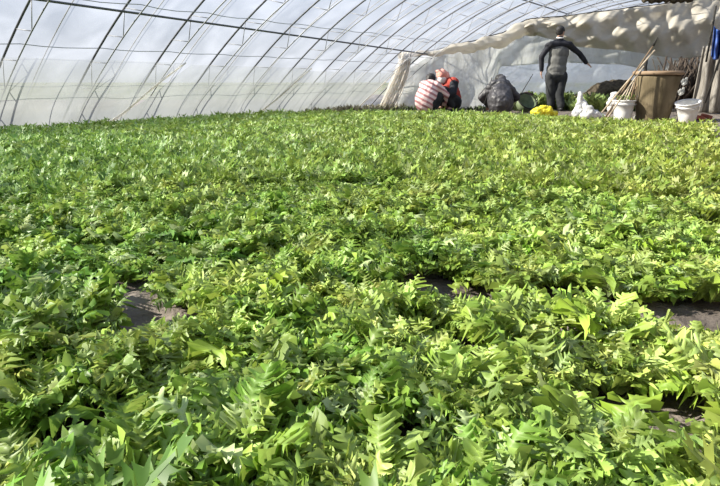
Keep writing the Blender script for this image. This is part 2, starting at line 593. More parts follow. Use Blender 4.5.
def to_mesh(name, V, Fc, Cc):
    me = bpy.data.meshes.new(name)
    nv = len(V)
    me.vertices.add(nv); me.vertices.foreach_set('co', np.asarray(V, dtype=np.float32).ravel())
    lens = np.array([len(f) for f in Fc], dtype=np.int32)
    flat = np.fromiter((i for f in Fc for i in f), dtype=np.int32)
    me.loops.add(len(flat)); me.loops.foreach_set('vertex_index', flat)
    me.polygons.add(len(lens))
    me.polygons.foreach_set('loop_start', np.concatenate([[0], np.cumsum(lens)[:-1]]).astype(np.int32))
    at = me.color_attributes.new('leafcol', 'FLOAT_COLOR', 'POINT')
    at.data.foreach_set('color', np.concatenate([np.clip(Cc, 0, 1), np.ones((nv, 1))], 1).astype(np.float32).ravel())
    me.update(calc_edges=True); me.validate()
    me.polygons.foreach_set('use_smooth', [True] * len(me.polygons))
    me.materials.append(M_leaf)
    return me


GAPS = [(100, 292, 26, 10), (118, 300, 20, 8), (160, 336, 26, 10), (182, 345, 16, 8), (24, 474, 40, 18), (84, 436, 20, 22),
        (600, 440, 34, 20), (632, 448, 28, 18), (8, 160, 9, 4), (350, 228, 12, 5), (385, 418, 16, 9)]


def in_gap(x, y):
    px, py = proj(x, y, .03)
    for gx, gy, rx, ry in GAPS:
        if ((px - gx) / (rx + 17 / y)) ** 2 + ((py - gy) / (ry + 12 / y)) ** 2 < 1: return True
    return False


spots = []
D1, D2 = .131, .12
PR = G(702, 122, .0); PR2 = G(722, 176, .0)
for i in range(-90, 110):
    for j in range(-60, 140):
        t = i * D1 + (D1 / 2 if j % 2 else 0); u = j * D2 * .93
        # rows run across the tunnel; a slightly wider step every eighth row
        row = i * D1 + (i // 8) * .07
        p2 = AX * (row + rng.uniform(-.028, .028)) + SX * (u + (D2 / 2 if i % 2 else 0) + rng.uniform(-.028, .028))
        x, y = p2.x, p2.y
        if y < .30 or y > 12: continue
        rel = Vector((x, y, 0)) - B0
        if rel.dot(SX) < .34: continue
        if abs(x) > .72 * y + 1.0: continue
        px, py = proj(x, y, .12)
        lim = 111 if px < 480 else (112.5 + (px - 480) * .045 if px < 640 else 119.7 + (px - 640) * .03)
        if px < 120: lim = 108
        if py < lim: continue
        if (x - PR.x) * (PR2.y - PR.y) - (y - PR.y) * (PR2.x - PR.x) < 0: continue
        if y < 4 and furrow_dist(x, y) < .15 + .035 * math.sin(x * 9): continue
        if in_gap(x, y) or rng.random() < .03: continue
        if (x * x + y * y) < .20: continue
        spots.append((x, y))
spots.sort(key=lambda s: s[0] ** 2 + s[1] ** 2)
vis = []
rest = []
for s_ in spots:
    px, py = proj(s_[0], s_[1], .06)
    if len(vis) < 300 and -50 < px < 770 and py < 560: vis.append(s_)
    else: rest.append(s_)
print('plants', len(vis), len(rest), vis[-1])
protos = [to_mesh('lettuce_plant', *plant_mesh('p', 100 + k, R=.079, nleaf=42, lod=0, pale=k / 11)) for k in range(12)]
first = True
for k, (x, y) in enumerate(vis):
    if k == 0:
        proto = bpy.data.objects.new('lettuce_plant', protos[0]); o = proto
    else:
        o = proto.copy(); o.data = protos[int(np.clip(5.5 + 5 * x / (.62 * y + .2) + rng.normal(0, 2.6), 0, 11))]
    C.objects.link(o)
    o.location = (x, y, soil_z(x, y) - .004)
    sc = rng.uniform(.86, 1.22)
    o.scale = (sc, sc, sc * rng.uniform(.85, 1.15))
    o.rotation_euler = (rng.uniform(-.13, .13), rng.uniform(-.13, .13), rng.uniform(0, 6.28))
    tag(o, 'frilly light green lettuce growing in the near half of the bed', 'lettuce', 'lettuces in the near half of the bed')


def batch(pts, lod, nleaf, nvar, seed):
    base = [plant_mesh('x', seed + k, R=.088, nleaf=nleaf, lod=lod) for k in range(nvar)]
    Vs, Cs, Ls, Fs = [], [], [], []
    off = 0
    for k, (x, y) in enumerate(pts):
        v, f, c = base[k % nvar]
        a = rng.uniform(0, 6.28); s_ = rng.uniform(.82, 1.25)
        tl = rng.uniform(-.14, .14)
        ca, sa = math.cos(a), math.sin(a)
        R_ = np.array([[ca, -sa, 0], [sa, ca, 0], [0, 0, 1]])
        v2 = (v @ R_.T) * s_
        v2[:, 2] += v2[:, 0] * tl
        v2 += np.array([x, y, .0])
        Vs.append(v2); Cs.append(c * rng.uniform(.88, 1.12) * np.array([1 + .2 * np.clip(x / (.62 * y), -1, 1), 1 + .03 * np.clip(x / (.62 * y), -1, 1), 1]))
        Fs.extend([tuple(off + i for i in q) for q in f])
        off += len(v)
    return np.concatenate(Vs), Fs, np.concatenate(Cs)


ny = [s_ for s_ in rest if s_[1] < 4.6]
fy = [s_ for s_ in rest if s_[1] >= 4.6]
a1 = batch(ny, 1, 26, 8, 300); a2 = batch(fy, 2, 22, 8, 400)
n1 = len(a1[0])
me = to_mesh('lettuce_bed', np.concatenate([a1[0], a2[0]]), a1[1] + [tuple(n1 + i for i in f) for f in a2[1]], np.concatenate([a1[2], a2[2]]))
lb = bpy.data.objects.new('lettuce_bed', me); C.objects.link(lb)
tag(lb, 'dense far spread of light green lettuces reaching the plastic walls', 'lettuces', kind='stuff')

# ------------------------------------------------------------------ greenhouse shell
T0, T1, U1 = -9.0, 19.0, 9.2


def roof_pt(i, j):
    t = T0 + (T1 - T0) * i; u = -.08 + (U1 + .08) * j ** 1.2
    z = prof(u) + .03
    ph = (t + .18) / .87
    sag = .018 * abs(math.sin(PI * ph))
    return W(t, u, max(z, -.02)) + Vector((0, 0, -sag + .008 * noise.noise(Vector((t * 2.2, u * 2.2, 0)))))


tag(Geo().grid(roof_pt, 256, 30).obj('roof', M_film), kind='structure')
# earthen wall along the other long side
wr = Geo()
for k in range(1): wr.box(W(5, 9.5, 1.1), (.6, 28, 2.3), Matrix.Rotation(-TH, 3, 'Z'))
tag(wr.obj('wall_right', M_earth, smooth=False), kind='structure')

# arch trusses
IN = .2


def chord(t, off, n=44):
    pts = []
    for k in range(n + 1):
        u = -.02 + (9.15 + .02) * (k / n) ** 1.15
        du = .02
        dz = (prof(u + du) - prof(max(u - du, -.2))) / (2 * du)
        nn = Vector((dz, -1)).normalized()             # (u, z) inward normal
        pts.append((u + nn.x * off, max(prof(u) + nn.y * off, -.03)))
    return pts


tr = thing('arch_truss', 'dark steel double-chord arch rib of the greenhouse holding up the clear film', 'arch rib', W(0, 0, 0), 'steel arch ribs of the greenhouse')
co, ci = chord(0, .0), chord(0, IN)
Geo().tube([W(0, u, z) for u, z in co], .0125, 6).obj('outer_chord', M_steel, tr)
Geo().tube([W(0, u, z) for u, z in ci], .0075, 6).obj('inner_chord', M_steel2, tr)
for k in range(2, 42, 2):
    a, b, c = co[k], ci[k + 1], co[min(k + 2, 44)]
    Geo().tube([W(0, *a), W(0, *b)], .005, 5).obj('strut', M_steel2, tr)
    if k % 4 == 0:
        Geo().tube([W(0, *b), W(0, *c)], .005, 5).obj('strut', M_steel2, tr)
tpos = [-.19 + .87 * i - (.09 if i <= 0 else 0) for i in range(-6, 18)]
tr.location = W(tpos[0], 0, 0)
for t in tpos[1:]:
    o = copy_tree(tr); o.location = W(t, 0, 0)
# purlin pipe
def along(name, u, off, r, m, label, cat, t0=-6, t1=15.5, sag=0.0, drift=0.0, group=None):
    g = Geo(); z = prof(u)
    pts = []
    n = 96
    for k in range(n + 1):
        t = t0 + (t1 - t0) * k / n
        ph = ((t + .19) / .87) % 1
        uu = u - drift * t; z = prof(uu)
        pts.append(W(t, uu + off * .7, z - off * .7 - sag * 4 * ph * (1 - ph)))
    g.tube(pts, r, 6)
    o = g.obj(name, m, base=W(t0, 0, 0))
    return tag(o, label, cat, group)


along('purlin', 1.66, .05, .013, M_steel, 'dark steel pipe running the length of the film wall, thickest of the lengthwise lines', 'pipe', drift=.035)
along('wire', 1.10, .0, .0045, M_wire, 'thin grey wire along the film wall, below the thick pipe', 'wire', sag=.02)
along('wire', .60, .0, .004, M_wire, 'thin grey wire lowest along the film wall, just over the loose skirt sheets', 'wire', sag=.025)
along('wire', 1.80, .1, .0045, M_wire, 'thin grey wire tied along the inner chords, just above the thick pipe', 'wire', sag=.03)
along('purlin', 3.2, .05, .012, M_steel, 'dark steel pipe lengthwise high under the roof film', 'pipe')
# straps over the film
st = Geo().tube([W(0, u, prof(u) + .05) for u in [k * .22 for k in range(-0, 40)]], .006, 5).obj('film_strap', M_strap, base=W(0, 0, 0))
tag(st, 'thin pale strap holding down the film midway between two steel arch ribs', 'strap', 'straps over the film')
for i, t in enumerate(tpos):
    o = st if i == 0 else st.copy()
    if i: C.objects.link(o)
    o.location = W(t + .43, 0, 0)


def bank(i, j):
    a = PI * j
    return W(.2 + 12 * i, -1.3 - .55 * math.cos(a), -.08 + (.30 + .06 * noise.noise(Vector((i * 20, j * 3, 0)))) * math.sin(a))


tag(Geo().grid(bank, 120, 12).obj('terrain_bank', M_earth), kind='structure')

# loose skirt sheets at the foot of the film wall
def skirt(t0, t1, top, lean0, lean1, seed, label):
    root = thing('skirt_sheet', label, 'plastic sheet', W((t0 + t1) / 2, .1, 0))

    def f(i, j):
        z = top * j
        tt = t0 + lean0 * j ** .7 + (t1 + lean1 * j ** .7 - t0 - lean0 * j ** .7) * i
        # profile u for that height
        uu = 0.0
        zz = min(z, 1.2)
        uu = AA * (1 - (1 - zz / AH) ** (1 / AP))
        fold = .035 * math.sin((tt * 5.2 + z * 4 + seed)) * (1 - j * .6) + .03 * noise.noise(Vector((tt * 2.5 + z * 2, z * 1.5, seed)))
        slump = .10 * (1 - j) ** 3
        return W(tt, uu + .30 + .10 * j + fold + slump, z + .01)
    s_ = Geo().grid(f, 70, 16).obj('sheet', M_skirt, root)
    for e_, i in (('hem', 1.0),):
        pts = [f(i, j / 16) for j in range(17)]
        Geo().tube(pts, [.022 - .012 * j / 16 for j in range(17)], 7).obj('hem', M_gather, root)  # paler film paints the bright highlight along the fold
    return root


skirt(-4.0, .95, .80, .0, .75, 1, 'long milky loose sheet at the foot of the film wall, ending in a hem coloured bright as its highlight')
skirt(1.0, 3.7, .78, .80, .5, 4, 'milky loose sheet along the foot of the film wall beyond the curved bright hem')
skirt(3.75, 6.6, .74, .3, .2, 9, 'farthest milky loose sheet at the foot of the film wall, over dark weeds')

# ------------------------------------------------------------------ curtains closing the far end
def interp(pts, x):
    if x <= pts[0][0]: return pts[0][1]
    for (x0, y0), (x1, y1) in zip(pts, pts[1:]):
        if x <= x1:
            f = (x - x0) / (x1 - x0); f = f * f * (3 - 2 * f) * .5 + f * .5
            return y0 + (y1 - y0) * f
    return pts[-1][1]


TOP = [(396, 54), (430, 51), (470, 42), (500, 34), (530, 19), (560, 17), (600, 12), (640, 7), (690, 1), (760, -9)]
BOT = [(396, 58), (430, 56), (470, 52), (500, 47), (530, 34), (555, 40), (580, 47), (620, 50), (660, 56), (690, 60), (710, 54), (760, 30)]
cur = thing('gathered_curtain', 'dusty beige plastic curtain bundled and swagged across the far end above the workers', 'plastic curtain', P(560, 30, 13.0))


def YC(x):
    return 12.45 + .5 * min(1, max(0, (x - 460) / 70))


def swag(i, j):
    x = 524 + (755 - 524) * i
    yt, yb = interp(TOP, x), interp(BOT, x)
    y = yt + (yb - yt) * j
    f = .06 * math.sin(j * 11 + i * 9 + 1.5 * noise.noise(Vector((i * 5, j * 2, 0)))) + .03 * noise.noise(Vector((i * 14, j * 6, 2)))
    f += .07 * math.sin((i * 16 - j * 2.2) * 3) + .05 * math.sin(i * 60 + j * 9) * max(0, 1 - i * 1.6)
    belly = -.13 * math.sin(PI * j)
    f += .05 * noise.noise(Vector((i * 34 + j * 6, j * 2.2, 7)))
    return P(x, y, 13.0 + belly + f)


solid(Geo().grid(swag, 220, 60).obj('swag', M_beige, cur), .004)
# the tight roll on the left of the swag
rp_, rr = [], []
for k in range(90):
    x = 398 + (536 - 398) * k / 89
    yt, yb = interp(TOP, x), interp(BOT, x)
    c = P(x, (yt + yb) / 2 + math.sin(k * .31), YC(x))
    rp_.append(c); rr.append((yb - yt) / 2 / 52 * (1 + .12 * math.sin(k * .6)) + .005)
g = Geo().tube(rp_, rr, 28)
g.v = [v + Vector((0, -1, .6)) * (.035 * noise.noise(Vector((v.x * 6, v.y * 14, v.z * 22))) + .03 * noise.noise(v * 5)) for v in g.v]
g.obj('roll', M_beige, cur)


def gather(i, j):
    x = 401 + 11 * i - (17 + 5 * (1 - i)) * j ** 1.3
    x += 3 * (i - .5) * math.sin(j * 3)
    y = 52 + (108 - 52) * j
    return P(x, y, 12.45 + .10 * math.sin(i * 22 + j * 3) + .05 * noise.noise(Vector((i * 6, j * 8, 5))) - .15 * j)


solid(Geo().grid(gather, 40, 30).obj('gathered_edge', M_gather, cur), .004)

GB = [(398, 113), (470, 112), (490, 100), (500, 66), (560, 62), (620, 64), (660, 72), (700, 86), (760, 90)]
gs = thing('hanging_sheet', 'grey dusty plastic sheet hanging behind the crouching workers, under the beige bundle', 'plastic sheet', P(450, 108, 13.7))


def grey(i, j):
    x = 398 + (750 - 398) * i
    yt, yb = interp(TOP, x) + 5, interp(GB, x)
    y = yt + (yb - yt) * j
    f = .07 * math.sin(i * 40 + j * 5) + .1 * noise.noise(Vector((i * 9 + j * 2, j * 3, 8)))
    q = P(x, y, YC(x) + .35 + .3 * min(1, max(0, (x - 460) / 70)) + f)
    q.z = max(q.z, -.01)
    return q


solid(Geo().grid(grey, 140, 30).obj('sheet', M_greys, gs), .003)
Geo().tube([grey(k / 140, 1.0) + Vector((0, -.01, 0)) for k in range(38, 141)], .012, 6).obj('hem', M_greys, gs)
ps = thing('end_sheet', 'pale bluish translucent sheet closing the far end behind the standing man', 'plastic sheet', P(560, 106, 14.8))


def pale(i, j):
    x = 470 + (690 - 470) * i
    y = interp(TOP, x) + 12 + (112 - interp(TOP, x)) * j
    q = P(x, y, 14.8 + .10 * noise.noise(Vector((i * 9, j * 5 + i * 6, 8))) + .05 * math.sin(i * 30 + j * 12))
    q.z = max(q.z, -.01)
    return q


solid(Geo().grid(pale, 90, 40).obj('sheet', M_pale, ps), .003)
# the rope the curtains hang from
tag(Geo().tube([P(x, interp(TOP, x) - .5, 13.1) for x in range(388, 762, 6)], .012, 6).obj('support_rope', M_rope, base=P(388, 55, 13.1)),
    'dark line carrying the beige curtain across the far end', 'rope')
# wall added behind the right part to block the curtain's backlight
a = P(662, 100, 15.2)
tag(Geo().box((a.x + 3.4, 15.5, 1.25), (6.8, .5, 2.6)).obj('added_wall_back', M_earth, smooth=False), kind='structure')
# dark straw roll at the top
tag(Geo().tube([P(x, -1.2 + .6 * math.sin(x * .3), 12.2) for x in range(643, 695, 2)], [.07 + .02 * math.sin(k * 1.7) for k in range(26)], 10).obj('straw_roll', M_straw, base=P(640, 2, 12.2)),
    'dark straw mat roll lying along the top of the beige curtain', 'straw roll')


# ------------------------------------------------------------------ person tools
def hand(g, wrist, d, nrm, curl=.4, s=1.0, thumb=1):
    """palm and five bent fingers; d along the hand, nrm out of the back of the hand"""
    d = Vector(d).normalized(); nrm = Vector(nrm); nrm = (nrm - d * nrm.dot(d)).normalized(); sd_ = d.cross(nrm)
    wrist = Vector(wrist)
    pe = wrist + d * .085 * s
    for q in (-1, 0, 1):
        g.caps(wrist + sd_ * .014 * q * s, pe + sd_ * .025 * q * s, .019 * s, .016 * s, 8)
    for k, ln in enumerate((.068, .08, .074, .058)):
        a = pe + sd_ * (k - 1.5) * .021 * s
        dd = d
        for j in range(3):
            dd = (dd - nrm * curl * .55).normalized()
            b = a + dd * ln * s * (.45, .32, .23)[j]
            g.caps(a, b, .0095 * s, .0085 * s, 8)
            a = b
    a = wrist + d * .02 * s + sd_ * thumb * .03 * s
    b = a + (d * .6 + sd_ * thumb * .8 - nrm * .2).normalized() * .04 * s
    c = b + (d * .9 + sd_ * thumb * .2 - nrm * .35).normalized() * .035 * s
    g.caps(a, b, .013 * s, .011 * s, 8); g.caps(b, c, .011 * s, .009 * s, 8)


def head(g, c, fwd, up=(0, 0, 1), s=1.0):
    """skull, jaw, nose, ears, brow, lips; c is the centre of the skull"""
    f = Vector(fwd).normalized(); u = Vector(up); u = (u - f * u.dot(f)).normalized(); r = f.cross(u)
    M = Matrix((r, f, u)).transposed()
    c = Vector(c)
    g.ell(c + u * .02 * s, (.075 * s, .094 * s, .098 * s), M)
    g.ell(c + f * .028 * s - u * .052 * s, (.056 * s, .062 * s, .062 * s), M)
    g.caps(c + f * .085 * s + u * .005 * s, c + f * .105 * s - u * .022 * s, .009 * s, .014 * s, 8)
    g.caps(c + f * .084 * s - u * .055 * s + r * .018 * s, c + f * .084 * s - u * .055 * s - r * .018 * s, .008 * s, .008 * s, 8)
    g.caps(c + f * .078 * s + u * .025 * s + r * .03 * s, c + f * .078 * s + u * .025 * s - r * .03 * s, .011 * s, .011 * s, 8)
    for q in (-1, 1):
        g.ell(c + r * q * .078 * s - u * .005 * s - f * .005 * s, (.010 * s, .02 * s, .03 * s), M)
    return M


# ------------------------------------------------------------------ standing man
YM = 12.33
def Pm(x, y, d=0.0): return P(x, y, YM + d)
man = thing('person', 'man standing with his back turned, grey and black jacket, one arm held out', 'person', (Pm(556, 111).x, YM, 0))
hd = Pm(560.5, 32.5, .02); nk = Pm(560, 39.5)
shL, shR = Pm(548, 46), Pm(571, 46)
hip = Pm(556, 74)
elL, wrL = Pm(541.5, 57, -.02), Pm(541.5, 70, .02)
elR, wrR = Pm(579.5, 53.5, .03), Pm(586, 62.5, .06)
hipL, hipR = Pm(550.5, 76), Pm(562, 76)
knL, knR = Pm(550.5, 93, .03), Pm(559.5, 93, -.04)
anL, anR = Vector((Pm(551.5, 108).x, YM + .05, .085)), Vector((Pm(559, 108).x, YM - .10, .085))
g = Geo()
face_dir = Vector((.72, .62, -.14)).normalized()
head(g, hd, face_dir)
g.caps(nk - Vector((0, 0, .06)), hd - Vector((0, 0, .04)), .058, .055)
g.chain([(shL + shR) / 2 - Vector((0, 0, .08)), hip], [.115, .12])
g.caps(shL, shR, .04, .04)
g.chain([shL, elL, wrL], [.045, .038, .028]); g.chain([shR, elR, wrR], [.045, .038, .028])
g.chain([hipL, knL, anL], [.09, .06, .042]); g.chain([hipR, knR, anR], [.09, .06, .042])
hand(g, wrL, (.02, .1, -1), (-1, .2, 0), .5, 1.05, 1)
hand(g, wrR, (.75, .3, -.42), (.2, -.3, .8), .2, 1.1, -1)
g.caps(anL, anL + Vector((0, .13, -.045)), .035, .03); g.caps(anR, anR + Vector((0, .13, -.045)), .035, .03)
g.blob('body', M_skin, man, .008, 2)
g = Geo()
M_ = Matrix(((1, 0, 0), (0, 1, 0), (0, 0, 1)))
g.ell((shL + shR) / 2 + Vector((0, 0, -.13)), (.205, .125, .20))
g.ell((shL + hip) / 2 * .5 + (shR + hip) / 2 * .5 + Vector((0, 0, -.02)), (.195, .13, .24))
g.ell(hip + Vector((0, 0, .09)), (.205, .14, .17))
g.ell(hip + Vector((0, 0, .0)), (.205, .14, .08))
g.blob('jacket', M_greyj, man, .013, 6, .008, 7)
g = Geo()
g.chain([shL + Vector((.02, 0, 0)), elL, wrL], [.064, .055, .045]); g.chain([shR + Vector((-.02, 0, 0)), elR, wrR], [.064, .055, .045])
nb = nk + Vector((0, 0, -.05))
g.caps(shL, nb, .066, .078); g.caps(shR, nb, .066, .078)
g.caps(shL + Vector((.05, -.05, .03)), shR + Vector((-.05, -.05, .03)), .065, .065)
g.caps(nk + Vector((-.01, 0, -.03)), nk + Vector((0, 0, .015)), .085, .068)
g.blob('jacket_yoke_and_sleeves', M_blackj, man, .012, 4, .006, 8)['label'] = 'black yoke and sleeves of the jacket'
g = Geo()
g.ell(hip + Vector((0, 0, -.04)), (.185, .135, .13))
g.chain([hipL, knL, anL + Vector((0, 0, .03))], [.115, .09, .08]); g.chain([hipR, knR, anR + Vector((0, 0, .03))], [.115, .09, .08])
g.blob('trousers', M_trous, man, .013, 4, .008, 7)
Geo().tube([nk + Vector((.062 * math.cos(a_), .062 * math.sin(a_) , .035 + .01 * math.sin(a_))) for a_ in [2 * PI * k / 24 for k in range(25)]], .012, 8).obj('collar', M_white, man)['label'] = 'white collar edge'
for an in (anL, anR):
    g = Geo().caps(an + Vector((0, -.04, -.045)), an + Vector((0, .17, -.05)), .042, .036)
    g.caps(an, an + Vector((0, .0, -.03)), .045, .045)
    g.blob('shoe', M_shoe, man, .01, 3)
g = Geo()
r_ = face_dir.cross(Vector((0, 0, 1)))
Mh = Matrix((r_, face_dir, r_.cross(face_dir))).transposed()
g.ell(hd + Vector((0, 0, .038)) - face_dir * .014, (.088, .1, .094), Mh)
g.ell(hd - face_dir * .04 + Vector((0, 0, .0)), (.078, .062, .07), Mh)
g.blob('hair', M_hair, man, .009, 2, .006, 30)


# ------------------------------------------------------------------ crouching person in the striped jacket
def croucher(label, cx, Y, scale_h, M_top, M_low, facing, headpos, head_fwd, back_top, elbows, hands_, headcov, backr=.19, voxel=.013, lump=.01, shw=.17, tp=(1.02, 1.05, .93), shr=.095):
    f = Vector(facing).normalized(); r = f.cross(Vector((0, 0, 1)))
    base = Vector((P(cx, 100, Y).x, Y, 0))
    ROT = Matrix((r, f, Vector((0, 0, 1)))).transposed()
    man_ = thing('person', label, 'person', base)

    def Lq(a, b, c): return base + r * a + f * b + Vector((0, 0, c))
    pelvis = Lq(0, -.10, .20)
    chest = Lq(0, back_top[0] * .8, back_top[1] - .10)
    sh = [Lq(-shw, back_top[0], back_top[1] - .04), Lq(shw, back_top[0], back_top[1] - .04)]
    hips = [Lq(-.10, -.08, .20), Lq(.10, -.08, .20)]
    knees = [Lq(-.17, .30, .42), Lq(.17, .30, .42)]
    ank = [Lq(-.14, .06, .09), Lq(.14, .06, .09)]
    H_ = headpos if isinstance(headpos, Vector) else Lq(*headpos)
    hf = ROT @ Vector(head_fwd).normalized()
    E_ = [Lq(*e) for e in elbows]
    K_ = [Lq(*e) for e in hands_]
    g = Geo()
    upv = (H_ - chest).normalized()
    head(g, H_, hf, upv)
    g.caps(chest + (H_ - chest) * .3, H_ - upv * .04, .06, .055)
    g.chain([pelvis, (pelvis + chest) / 2, chest], [.13, .12, .12]); g.caps(sh[0], sh[1], .06, .06)
    for k in (0, 1):
        g.chain([sh[k], E_[k], K_[k]], [.05, .04, .028])
        g.chain([hips[k], knees[k], ank[k]], [.085, .06, .042])
        g.caps(ank[k], ank[k] + f * .14 - Vector((0, 0, .05)), .035, .03)
        hand(g, K_[k], f + Vector((0, 0, -.6)), Vector((0, 0, 1)) + f * .3, .5, 1.0, 1 if k == 0 else -1)
    g.blob('body', M_skin, man_, .009, 2)
    g = Geo()
    g.chain([pelvis + Vector((0, 0, .02)), (pelvis + chest) / 2 - f * .03, chest], [backr * q_ for q_ in tp])
    g.caps(sh[0], sh[1], shr, shr)
    for k in (0, 1): g.chain([sh[k], E_[k], K_[k]], [.085, .068, .05])
    jk = g.blob('jacket', M_top, man_, voxel, 5, lump, 8)
    g = Geo()
    g.ell(pelvis - Vector((0, 0, .04)), (.17, .15, .13), ROT)
    for k in (0, 1): g.chain([hips[k], knees[k], ank[k] + Vector((0, 0, .03))], [.115, .09, .065])
    g.blob('trousers', M_low, man_, .014, 4)
    for k in (0, 1):
        Geo().caps(ank[k] - f * .05 - Vector((0, 0, .045)), ank[k] + f * .16 - Vector((0, 0, .05)), .042, .036).blob('shoe', M_shoe, man_, .012, 2)
    up2 = r.cross(hf)
    Mh2 = Matrix((r, hf, (r.cross(hf)))).transposed()
    return man_, H_, hf, upv, Lq, sh, E_, K_, chest, r, f


pa = croucher('person crouching low in a pink and white striped jacket, black hair', 427.5, 11.5, 1, M_stripe, M_trous,
              (.55, .83, 0), P(431, 80.5, 11.62), (0, .8, -.6), (.10, .55), [(-.26, .28, .34), (.26, .28, .34)], [(-.12, .48, .16), (.12, .50, .16)], None, backr=.2, shw=.14)
root, H_, hf, upv = pa[0], pa[1], pa[2], pa[3]
g = Geo(); g.ell(H_ + upv * .03 - hf * .02, (.095, .095, .098)); g.ell(H_ - hf * .05 - upv * .01, (.082, .06, .075))
g.blob('hair', M_hair, root, .01, 2, .008, 25)

pb = croucher('person crouching in a red vest with black sleeves, coral and white headscarf', 450, 12.0, 1, M_red, M_trous,
              (-.8, -.5, 0), P(442.5, 76.5, 11.95), (0, .85, -.45), (.06, .62), [(-.27, .16, .38), (.27, .16, .38)], [(-.14, .38, .22), (.14, .40, .24)], None, backr=.15)
root, H_, hf, upv, Lq, sh, E_, K_ = pb[:8]
g = Geo()
for k in (0, 1): g.chain([sh[k], E_[k], K_[k]], [.092, .075, .056])
g.blob('sleeves', M_blackj, root, .012, 3, .005, 8)['label'] = 'black sleeves'
g = Geo(); g.ell(H_ + upv * .045 - hf * .015, (.108, .108, .105)); g.ell(H_ - hf * .05 - upv * .03, (.095, .075, .10)); g.ell(H_ + upv * .13, (.06, .06, .03))
g.blob('headscarf', M_pink, root, .011, 2, .008, 16)
g = Geo(); g.ell(H_ + hf * .045 - upv * .035, (.085, .075, .095)); g.caps(H_ - upv * .11 + hf * .03, H_ - upv * .13 - hf * .04, .05, .055)
g.blob('face_cloth', M_white, root, .011, 2, .005, 16)['label'] = 'white cloth wrapped over the face'

pc = croucher('person crouching with back turned and head bowed in a dark quilted jacket', 500, 11.3, 1, M_down, M_trous,
              (.10, .99, 0), (.02, .33, .60), (0, .6, -.8), (.12, .58), [(-.33, .20, .30), (.35, .20, .30)], [(-.16, .46, .14), (.16, .46, .14)], None, backr=.235, lump=.02, shw=.11, tp=(1.05, .95, .6), shr=.085)
root, H_, hf, upv = pc[0], pc[1], pc[2], pc[3]
g = Geo(); g.ell(H_ + upv * .03 - hf * .02, (.1, .1, .1)); g.ell(H_ - hf * .05, (.085, .07, .08))
g.blob('hair', M_hair, root, .011, 2, .006, 25)
g = Geo(); g.caps(pc[8] + Vector((.03, .0, .04)), pc[8] + Vector((.05, .08, .16)), .15, .07)
g.blob('hood', M_down, root, .013, 3, .012, 9)

# ------------------------------------------------------------------ pot, buckets, tools
def gp(x, y): return G(x, y, 0.0)


def px_m(p): return (p.y * math.cos(PITCH) + CH * math.sin(PITCH)) / F     # metres per pixel at that spot


b = gp(652, 120.2); k_ = px_m(b)
h_ = 47 * k_; rt, rb_ = 22.2 * k_, 14.5 * k_
pot = thing('clay_pot', 'tall brown tapering clay pot with a paler rim at the far edge of the crop', 'pot', b)
pr = [(0.001, .0), (rb_, .0), (rb_ + .01, .01)]
for q in range(1, 15):
    t = q / 15
    pr.append((rb_ + (rt - .02 - rb_) * t ** .82, h_ * .93 * t))
pr += [(rt - .03, h_ * .93)]
for q in range(14, 0, -1):
    t = q / 15
    pr.append((rb_ - .025 + (rt - .02 - rb_) * t ** .82, h_ * .93 * t))
pr += [(.001, .03)]
g = Geo().lathe(b, pr, seg=56)
g.obj('body', M_pot, pot)
Geo().lathe(b, [(rt - .035, h_ * .925), (rt - .005, h_ * .92), (rt + .012, h_ * .94), (rt + .012, h_ * .985), (rt, h_), (rt - .03, h_), (rt - .04, h_ * .98), (rt - .035, h_ * .925)], seg=56).obj('rim', M_rim, pot)


def bucket(name, label, base, rt, rb, h, m, tilt=(0, 0)):
    M = Matrix.Rotation(tilt[0], 3, 'Y') @ Matrix.Rotation(tilt[1], 3, 'X')
    o = thing(name, label, 'bucket', base)
    q = [(.001, 0), (rb, 0), (rb + .004, .006)]
    def R(t): return rb + (rt - rb) * t
    q += [(R(.4), h * .4), (R(.78), h * .78), (R(.78) + .01, h * .785), (R(.82) + .01, h * .82), (R(.82), h * .825), (R(.93), h * .93), (R(.93) + .012, h * .935), (rt + .014, h), (rt - .006, h),
          (R(.9) - .008, h * .9), (R(.1) - .006, .02), (.001, .02)]
    Geo().lathe(base, q, M, 40).obj('shell', m, o)
    ar = []
    for k in range(17):
        a = PI * k / 16
        ar.append(Vector(base) + M @ Vector((math.cos(a) * (rt + .012), -math.sin(a) * (rt + .03), h * .86 - math.sin(a) * h * .12)))
    Geo().tube(ar, .0035, 6).obj('handle', M_wire, o)
    return o, M


b = gp(622, 120.2); k_ = px_m(b)
bucket('bucket', 'upright white plastic bucket holding sticks, beside the brown pot', b, 10.2 * k_, 8 * k_, 19.5 * k_, M_bucket)
bs = b
names = [((631, 107), (646, 74)), ((626, 106), (641, 78)), ((621, 107), (634, 82)), ((629, 106), (637, 76)), ((618, 107), (630, 86)), ((624, 107), (648, 82))]
for i, (p0, p1) in enumerate(names):
    a = P(p0[0], p0[1] + 4, b.y + .02 * (i % 3 - 1)); c = P(p1[0], p1[1], b.y - .06 + .04 * (i % 3))
    m_ = (a + c) / 2 + Vector((.012 * (-1) ** i, 0, 0))
    o = Geo().tube([a, m_, c], [.011, .010, .008], 7).obj('stick', M_wood2 if i % 2 else M_wood, base=a)
    tag(o, ['short pale stick standing in the upright white bucket', 'short brown stick standing in the upright white bucket'][i % 2], 'stick', ['pale sticks in the bucket', 'brown sticks in the bucket'][i % 2])
b2 = gp(687, 121.3); k_ = px_m(b2)
bucket('bucket', 'scuffed white plastic bucket tilting on the ground, empty, right of the brown pot', b2 + Vector((0, 0, .015)), 11 * k_, 8 * k_, 18.5 * k_, M_dirtyb, (-.20, .16))
